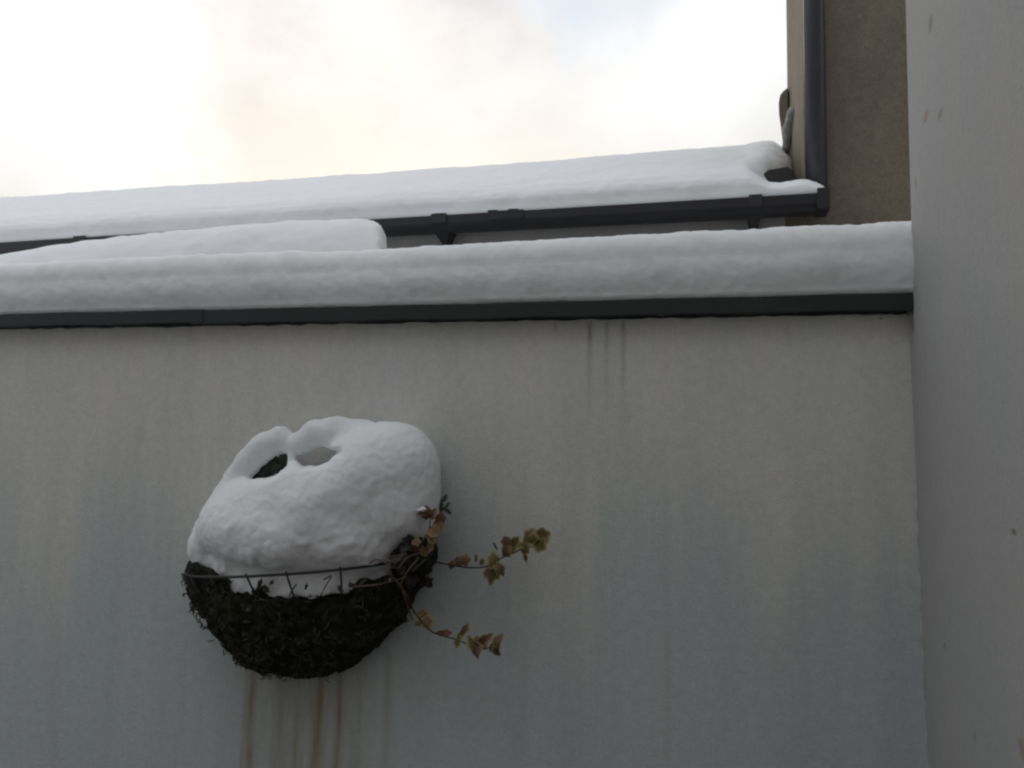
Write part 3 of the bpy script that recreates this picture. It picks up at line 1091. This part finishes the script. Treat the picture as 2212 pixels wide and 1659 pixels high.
# matted fibres
rs = random.Random(11)
bm = bmesh.new()
for k in range(400):
    a, ph_ = math.pi * rs.uniform(0.03, 0.97), math.asin(rs.uniform(0.04, 1.0))
    if math.sin(a) * math.cos(ph_) < 0.42 and rs.random() < 0.85:
        continue
    p = bpos(a, ph_, rs.uniform(0.99, 1.035))
    t1 = Vector((rs.gauss(0, 1), rs.gauss(0, 0.5), rs.gauss(0, 0.7))).normalized()
    ln = rs.uniform(0.006, 0.020)
    nrm = Vector(((p.x - BX) / BR, p.y / BP, (p.z - BZ) / BH)).normalized()
    t1 = (t1 - nrm * t1.dot(nrm) * 0.9).normalized()
    if p.z - BZ > float(np.interp(p.x, lipx, lipz)) - 0.008:
        continue
    pts = [p - nrm * 0.004, p + t1 * ln * 0.4 + nrm * rs.uniform(0.000, 0.0035), p + t1 * ln * 0.8 + Vector((rs.gauss(0, .004), 0, rs.gauss(0, .004))) + nrm * rs.uniform(-0.004, 0.003), p + t1 * ln - nrm * 0.002 + Vector((0, 0, rs.gauss(-0.002, .005)))]
    for q in pts:
        q.y = min(q.y, -0.003)
    add_tube(bm, pts, [0.0014, 0.0013, 0.0011, 0.0006], 4, False)
tag(link('moss_fibre', bm_mesh('moss_fibre', bm, True), m_fibre, basket), kind='stuff')
# loose rootlets poking out at the left
ROOTS = [[(440, 1288), (434, 1300), (440, 1312), (448, 1318)], [(480, 1350), (470, 1352), (466, 1356)], [(541, 1405), (548, 1415), (550, 1426), (547, 1440)],
         [(425, 1238), (414, 1232), (409, 1240), (411, 1246)], [(428, 1228), (420, 1224), (414, 1212)], [(505, 1378), (500, 1384), (498, 1390)], [(905, 1330), (880, 1398), (893, 1404)]]
for r_ in ROOTS[:6]:
    bm = bmesh.new()
    pp = smooth_path([at(px, py, -0.035 - 0.003 * k) for k, (px, py) in enumerate(r_)], 4)
    add_tube(bm, pp, [0.0028 - 0.0014 * k / len(pp) for k in range(len(pp))], 5)
    link('rootlet', bm_mesh('rootlet', bm, True), m_fibre, basket)

# ------------------------------------------------------------------ snow heaped on the basket


def cap_sdf(p):
    def E(px, py, y, rx, ry, rz):
        return ell(p, at(px, py, y), (rx * K, ry, rz * K))

    d = E(625, 1150, -0.085, 212, 0.105, 98)
    d = smin(d, E(545, 1115, -0.06, 100, 0.08, 90), 0.05)
    d = smin(d, E(690, 1085, -0.085, 165, 0.085, 105), 0.05)
    d = smin(d, E(822, 1042, -0.07, 143, 0.085, 138), 0.05)
    d = smin(d, E(760, 1170, -0.088, 120, 0.068, 66), 0.04)
    d = smin(d, E(870, 1105, -0.07, 75, 0.07, 70), 0.03)
    d = smin(d, E(862, 996, -0.06, 78, 0.07, 72), 0.04)
    d = smin(d, E(895, 1142, -0.078, 30, 0.03, 24), 0.02)
    d = smin(d, E(470, 1195, -0.05, 58, 0.05, 42), 0.04)
    d = smin(d, capsule(p, at(505, 1075, -0.045), at(455, 1170, -0.06), 36 * K, 40 * K), 0.04)
    # ridge of snow on a bent stem, forming the two openings
    hol = capsule(p, at(556, 1030, -0.10), at(610, 1000, -0.10), 14 * K, 20 * K)
    hol2 = capsule(p, at(655, 990, -0.10), at(722, 975, -0.10), 24 * K, 14 * K)

    def slot(a, b, ra, rb):
        a1, b1 = Vector(a), Vector(b)
        q = p.copy()
        dd_ = (Vector(a) - CAM).normalized()
        tt = (q[:, 1] - a1.y) / dd_.y
        q = q - np.array(dd_)[None, :] * tt[:, None]     # tunnel running back to the wall
        return capsule(q, a1, b1, ra, rb) + 0.0035 * fbm(p * np.array([1, 0.3, 1]), 55, 2, 0.5, 6)

    arch = None
    chain = [(498, 1062, 30), (508, 1032, 27), (535, 1000, 27), (572, 965, 30), (606, 950, 25), (630, 962, 17), (652, 958, 24), (685, 935, 31), (725, 934, 38), (780, 946, 48)]
    for (x0, y0, r0), (x1, y1, r1) in zip(chain[:-1], chain[1:]):
        c_ = capsule(p, at(x0, y0, -0.055), at(x1, y1, -0.055), r0 * K, r1 * K)
        arch = c_ if arch is None else smin(arch, c_, 0.008)
    for s_ in (slot(at(548, 1028, -0.06), at(609, 1000, -0.06), 9 * K, 17 * K), slot(at(658, 994, -0.06), at(728, 976, -0.06), 16 * K, 6 * K), slot(at(682, 992, -0.06), at(700, 988, -0.06), 12 * K, 11 * K), slot(at(574, 1022, -0.06), at(590, 1015, -0.06), 10 * K, 14 * K)):
        d = -smin(-d, s_, 0.016)
    # cut away what bulges over the ridge
    d = -smin(-d, ell(p, at(893, 1212, -0.125), (48 * K, 0.085, 36 * K)), 0.014)     # melted back over the dark growth at the right
    d = smin(d, arch, 0.014)
    d = smin(d, capsule(p, at(630, 1008, -0.07), at(633, 960, -0.06), 8 * K, 6 * K), 0.008)
    # snow sunk behind the wires
    fill = ell(p, (BX, 0, BZ), (BR * 0.90, BP * 0.90, BH * 0.75))
    fill = np.maximum(fill, np.maximum(BZ - 0.05 + (p[:, 0] - BX) / BR * 0.03 - p[:, 2], p[:, 2] - BZ - 0.012))
    d = smin(d, fill, 0.01)
    return np.maximum(d, p[:, 1] + 0.002)


V, F = surface_nets(cap_sdf, (BX - BR - 0.05, -0.24, BZ - 0.07), (BX + BR + 0.08, 0.012, BZ + 0.33), 0.0042)
N = vert_normals(V, F)
lowk = np.clip((BZ + 0.10 - V[:, 2]) / 0.10, 0, 1)
dsp = 0.006 * fbm(V, 12, 2, 0.5, 2) + (0.0012 + 0.0055 * lowk) * fbm(V, 34, 3, 0.6, 7) + 0.0018 * fbm(V, 110, 3, 0.6, 1)
V = V + N * np.where(V[:, 1] < -0.004, dsp, 0)[:, None]
tag(link('heaped_snow', mesh('heaped_snow', V, F, True), m_snow), 'domed cap of snow with two hollows on the hanging wall basket', 'snow')


# ------------------------------------------------------------------ leaves and trailing stems
def leaf_mesh(name, lobes, curl, fold, mat, seed):
    """small leaf, base at the origin, tip along +y, facing +z; attribute rim is 1 at the margin"""
    rg = random.Random(seed)
    n = 18
    V_, rim = [(0, 0.42, 0)], [0.0]
    outl = []
    for k in range(n):
        a = 2 * math.pi * k / n - math.pi / 2
        r = 0.5 * (1 + lobes * math.cos(5 * (a - math.pi / 2))) * (1 + rg.uniform(-0.08, 0.08))
        x, y = r * math.cos(a) * 0.95, 0.45 + r * math.sin(a)
        if k == 0:
            y = 0.02
        outl.append((x, y))
    for f, rv in ((0.62, 0.35), (1.0, 1.0)):
        for x, y in outl:
            X_, Y_ = x * f, 0.42 + (y - 0.42) * f
            z = -curl * (Y_ - 0.3) ** 2 + fold * abs(X_) + rg.uniform(-0.03, 0.03) * rv
            V_.append((X_, Y_, z)); rim.append(rv)
    F_ = []
    for k in range(n):
        j = (k + 1) % n
        F_.append((0, 1 + k, 1 + j))
        F_.append((1 + k, 1 + n + k, 1 + n + j, 1 + j))
    # thickness: petiole
    me = mesh(name, V_, F_, True)
    at_ = me.attributes.new('rim', 'FLOAT', 'POINT')
    at_.data.foreach_set('value', rim)
    me.materials.append(mat)
    return me


LEAVES = {}
for key, mt in (('v', m_varieg), ('r', m_red), ('o', m_orange), ('b', m_brownleaf), ('g', m_green), ('d', m_dead)):
    LEAVES[key] = [leaf_mesh('leaf', lo, cu, fo, mt, sd) for lo, cu, fo, sd in ((0.10, 0.4, 0.25, 1), (0.16, 0.9, -0.3, 2), (0.06, 1.5, 0.55, 3), (0.13, 0.2, 0.1, 4))]
rl = random.Random(5)


def leaf(parent, key, px, py, y, size, tip, face=(0, -1, 0.25), squeeze=1.0, var=None):
    """size in picture pixels; tip = picture direction (degrees, 0 right, 90 up) in which the leaf points"""
    me = LEAVES[key][rl.randrange(4) if var is None else var]
    o = link('leaf', me, None, parent)
    p = at(px, py, y)
    a = R(tip)
    Yd = Vector((math.cos(a), 0, math.sin(a)))
    Zd = Vector(face) + Vector((rl.gauss(0, 0.25), 0, rl.gauss(0, 0.25)))
    Zd = (Zd - Yd * Zd.dot(Yd)).normalized()
    Yd = (Yd + Zd * rl.uniform(-0.15, 0.5)).normalized()
    Xd = Yd.cross(Zd).normalized()
    Zd = Xd.cross(Yd)
    s = size * K * 0.9
    M = Matrix(((Xd.x * s * squeeze, Yd.x * s, Zd.x * s, 0), (Xd.y * s * squeeze, Yd.y * s, Zd.y * s, 0), (Xd.z * s * squeeze, Yd.z * s, Zd.z * s, 0), (0, 0, 0, 1)))
    base = p - Yd * s * 0.45
    M.translation = base
    o.matrix_parent_inverse = Matrix.Identity(4)
    o.matrix_basis = Matrix.Translation(parent.location).inverted() @ M
    return o


def stem(parent, pts, r0, r1, mat=None, name='stem'):
    bm = bmesh.new()
    pp = smooth_path([at(*p) for p in pts], 5)
    add_tube(bm, pp, [r0 + (r1 - r0) * k / (len(pp) - 1) for k in range(len(pp))], 6)
    return link(name, bm_mesh(name, bm, True), mat or m_stem, parent)


G_IVY = 'trailing stems hanging out of the basket'
up = tag(empty('trailing_ivy', at(930, 1210, -0.09)), 'upper ivy trail with yellow-edged leaves reaching right across the wall', 'ivy', G_IVY)
stem(up, [(885, 1195, -0.10), (927, 1210, -0.09), (972, 1220, -0.075), (1013, 1226, -0.065), (1049, 1224, -0.06), (1078, 1208, -0.055), (1123, 1188, -0.055), (1160, 1166, -0.05)], 0.0019, 0.0011)
for L in (('b', 976, 1219, 22, 250, .8), ('r', 990, 1213, 24, 100, 1), ('b', 1003, 1210, 30, 80, 1), ('b', 1028, 1205, 22, 95, .4), ('b', 1041, 1214, 18, 80, .8),
          ('v', 1066, 1210, 46, 90, .7), ('v', 1062, 1234, 52, 265, .8), ('b', 1080, 1228, 34, 320, .9), ('g', 1070, 1180, 22, 125, .3), ('b', 1094, 1170, 28, 110, 1),
          ('b', 1095, 1190, 34, 80, .8), ('v', 1106, 1186, 40, 60, .35), ('v', 1112, 1172, 34, 50, .8), ('v', 1134, 1184, 36, 250, 1), ('v', 1150, 1172, 44, 300, 1), ('v', 1146, 1160, 44, 70, 1),
          ('v', 1170, 1160, 46, 20, 1), ('v', 1164, 1176, 40, 330, 1), ('b', 1133, 1202, 28, 275, .4), ('v', 1124, 1180, 22, 180, .9)):
    leaf(up, L[0], L[1], L[2], -0.062 + rl.uniform(-0.012, 0.006), L[3], L[4], squeeze=L[5])
lowi = tag(empty('trailing_ivy', at(870, 1220, -0.14)), 'lower ivy trail crossing the moss and drooping right with curled yellow leaves', 'ivy', G_IVY)
stem(lowi, [(840, 1238, -0.168), (862, 1262, -0.168), (880, 1288, -0.155), (894, 1320, -0.125), (926, 1359, -0.10), (952, 1372, -0.09), (988, 1382, -0.08), (1020, 1396, -0.072), (1046, 1402, -0.065), (1060, 1397, -0.062)], 0.0016, 0.0010)
for L in (('v', 916, 1338, 36, 95, .9), ('o', 912, 1330, 30, 150, 1), ('v', 922, 1344, 34, 300, 1), ('v', 905, 1346, 24, 200, .7), ('r', 961, 1368, 34, 10, .55), ('r', 950, 1368, 26, 175, .4),
          ('v', 1002, 1362, 40, 60, .45), ('v', 990, 1384, 40, 255, .45), ('b', 1032, 1392, 44, 60, .9), ('b', 1030, 1404, 38, 240, 1), ('v', 1020, 1390, 32, 140, .9), ('b', 1046, 1385, 34, 40, .8),
          ('b', 1076, 1386, 38, 85, .65), ('b', 1072, 1404, 36, 280, .6), ('v', 1064, 1398, 24, 220, .7)):
    leaf(lowi, L[0], L[1], L[2], -0.088 + rl.uniform(-0.01, 0.012), L[3], L[4], squeeze=L[5])
redi = tag(empty('trailing_ivy', at(890, 1215, -0.11)), 'reddened ivy sprig climbing the right edge of the snow cap', 'ivy', G_IVY)
stem(redi, [(882, 1225, -0.12), (896, 1190, -0.12), (918, 1160, -0.115), (938, 1130, -0.11), (948, 1112, -0.105)], 0.0022, 0.0012)
stem(redi, [(888, 1215, -0.12), (905, 1182, -0.125), (925, 1150, -0.125), (930, 1118, -0.12)], 0.0018, 0.001)
for L in (('r', 922, 1108, 32, 120, 1), ('r', 910, 1106, 26, 170, .9), ('r', 934, 1112, 26, 60, .8), ('r', 951, 1122, 34, 80, .9), ('o', 948, 1136, 28, 300, .9), ('o', 936, 1148, 32, 330, 1),
          ('o', 925, 1154, 22, 200, .9), ('b', 934, 1163, 28, 290, .9), ('r', 928, 1185, 26, 40, .9), ('b', 898, 1168, 24, 150, .9), ('r', 898, 1185, 24, 250, .8), ('b', 915, 1190, 30, 300, .6),
          ('d', 880, 1172, 44, 160, 1), ('d', 868, 1182, 44, 200, 1), ('d', 890, 1200, 40, 250, 1), ('d', 905, 1175, 36, 60, .8)):
    leaf(redi, L[0], L[1], L[2], -0.122 + rl.uniform(-0.01, 0.01), L[3], L[4], squeeze=L[5])
spr = tag(empty('evergreen_sprig', at(940, 1130, -0.06)), 'dark green leafy sprig showing beside the right shoulder of the snow cap', 'sprig')
stem(spr, [(935, 1150, -0.06), (950, 1110, -0.055), (958, 1072, -0.05)], 0.0016, 0.001)
for L in ((952, 1085, 32, 110), (962, 1076, 28, 80), (966, 1092, 30, 60), (955, 1100, 30, 200), (947, 1093, 26, 150), (966, 1104, 26, 330)):
    leaf(spr, 'g', L[0], L[1], -0.06, L[2] * 0.72, L[3], squeeze=.6)
for k in range(16):
    px, py = 512 + rl.gauss(0, 16), 1306 + rl.gauss(0, 13)
    leaf(basket, 'g', px, py, -0.125 + 0.0006 * (512 - px) + rl.uniform(-.004, .004), rl.uniform(14, 24), rl.uniform(0, 360), squeeze=rl.uniform(.5, 1))
bush = tag(empty('snowed_in_plant', at(640, 1200, -0.05)), 'dark evergreen plant buried in the snow cap and seen in its left hollow', 'plant')
stem(bush, [(560, 1180, -0.05), (520, 1080, -0.05), (560, 975, -0.055), (628, 960, -0.055), (720, 935, -0.055), (790, 1000, -0.06)], 0.003, 0.002)
for k in range(16):
    leaf(bush, 'g', 545 + 4.6 * k, 1028 - 2.2 * k + rl.uniform(-8, 8), -0.035 + rl.uniform(-0.008, 0.008), 34, rl.uniform(0, 360))
c0 = at(914, 1100, -0.126)
V, F = surface_nets(lambda p: smin(ell(p, c0, (0.006, 0.006, 0.0045)), ell(p, c0 + Vector((-0.007, 0, -0.002)), (0.005, 0.005, 0.0025)), 0.002), c0 - Vector((0.03, 0.02, 0.02)), c0 + Vector((0.03, 0.02, 0.02)), 0.002)
tag(link('snow_tuft', mesh('snow_tuft', V, F, True), m_snow), 'tiny white tuft of snow caught on the topmost red ivy leaf', 'snow')
litter = tag(empty('dead_stalks', at(870, 1230, -0.13)), 'tangle of dry dead stalks over the right half of the basket rim', 'stalks')
for pts in ([(800, 1216, -0.172), (815, 1208, -0.18), (838, 1222, -0.178), (846, 1242, -0.175)], [(762, 1268, -0.168), (820, 1262, -0.17), (880, 1246, -0.16)], [(905, 1205, -0.13), (880, 1235, -0.15), (862, 1268, -0.16)],
            [(835, 1205, -0.17), (842, 1225, -0.175), (838, 1245, -0.175)], [(890, 1235, -0.14), (915, 1212, -0.12), (935, 1195, -0.10)], [(860, 1228, -0.16), (880, 1205, -0.15), (905, 1195, -0.13)],
            [(870, 1275, -0.158), (884, 1320, -0.14), (890, 1340, -0.13)], [(700, 1252, -0.168), (716, 1244, -0.172), (706, 1262, -0.172), (690, 1290, -0.168)], [(640, 1262, -0.165), (628, 1280, -0.165), (622, 1300, -0.165)]):
    stem(litter, pts, 0.0016, 0.0009, m_drystem if pts[0][0] > 750 else m_fibre, 'stalk')
for k in range(36):
    px, py = rl.uniform(848, 930), rl.uniform(1168, 1262)
    leaf(litter, 'd', px, py, -0.155 + 0.0011 * (px - 845) * 0.9 + rl.uniform(-.006, .006), rl.uniform(18, 34), rl.uniform(0, 360), squeeze=rl.uniform(.4, 1))
for px, py, sz in ((562, 1262, 26), (574, 1272, 24), (584, 1258, 18), (660, 1268, 16), (735, 1272, 22), (760, 1262, 24), (548, 1278, 20), (780, 1256, 22)):
    leaf(litter, 'd', px, py, -0.158 + rl.uniform(-.003, .003), sz, rl.uniform(0, 360), squeeze=rl.uniform(.4, .9))
for k in range(22):
    px, py = rl.uniform(425, 505), rl.uniform(1236, 1290)
    leaf(litter, 'd', px, py, -0.075 - 0.0009 * (px - 425) + rl.uniform(-.006, .006), rl.uniform(14, 28), rl.uniform(0, 360), squeeze=rl.uniform(.4, 1))
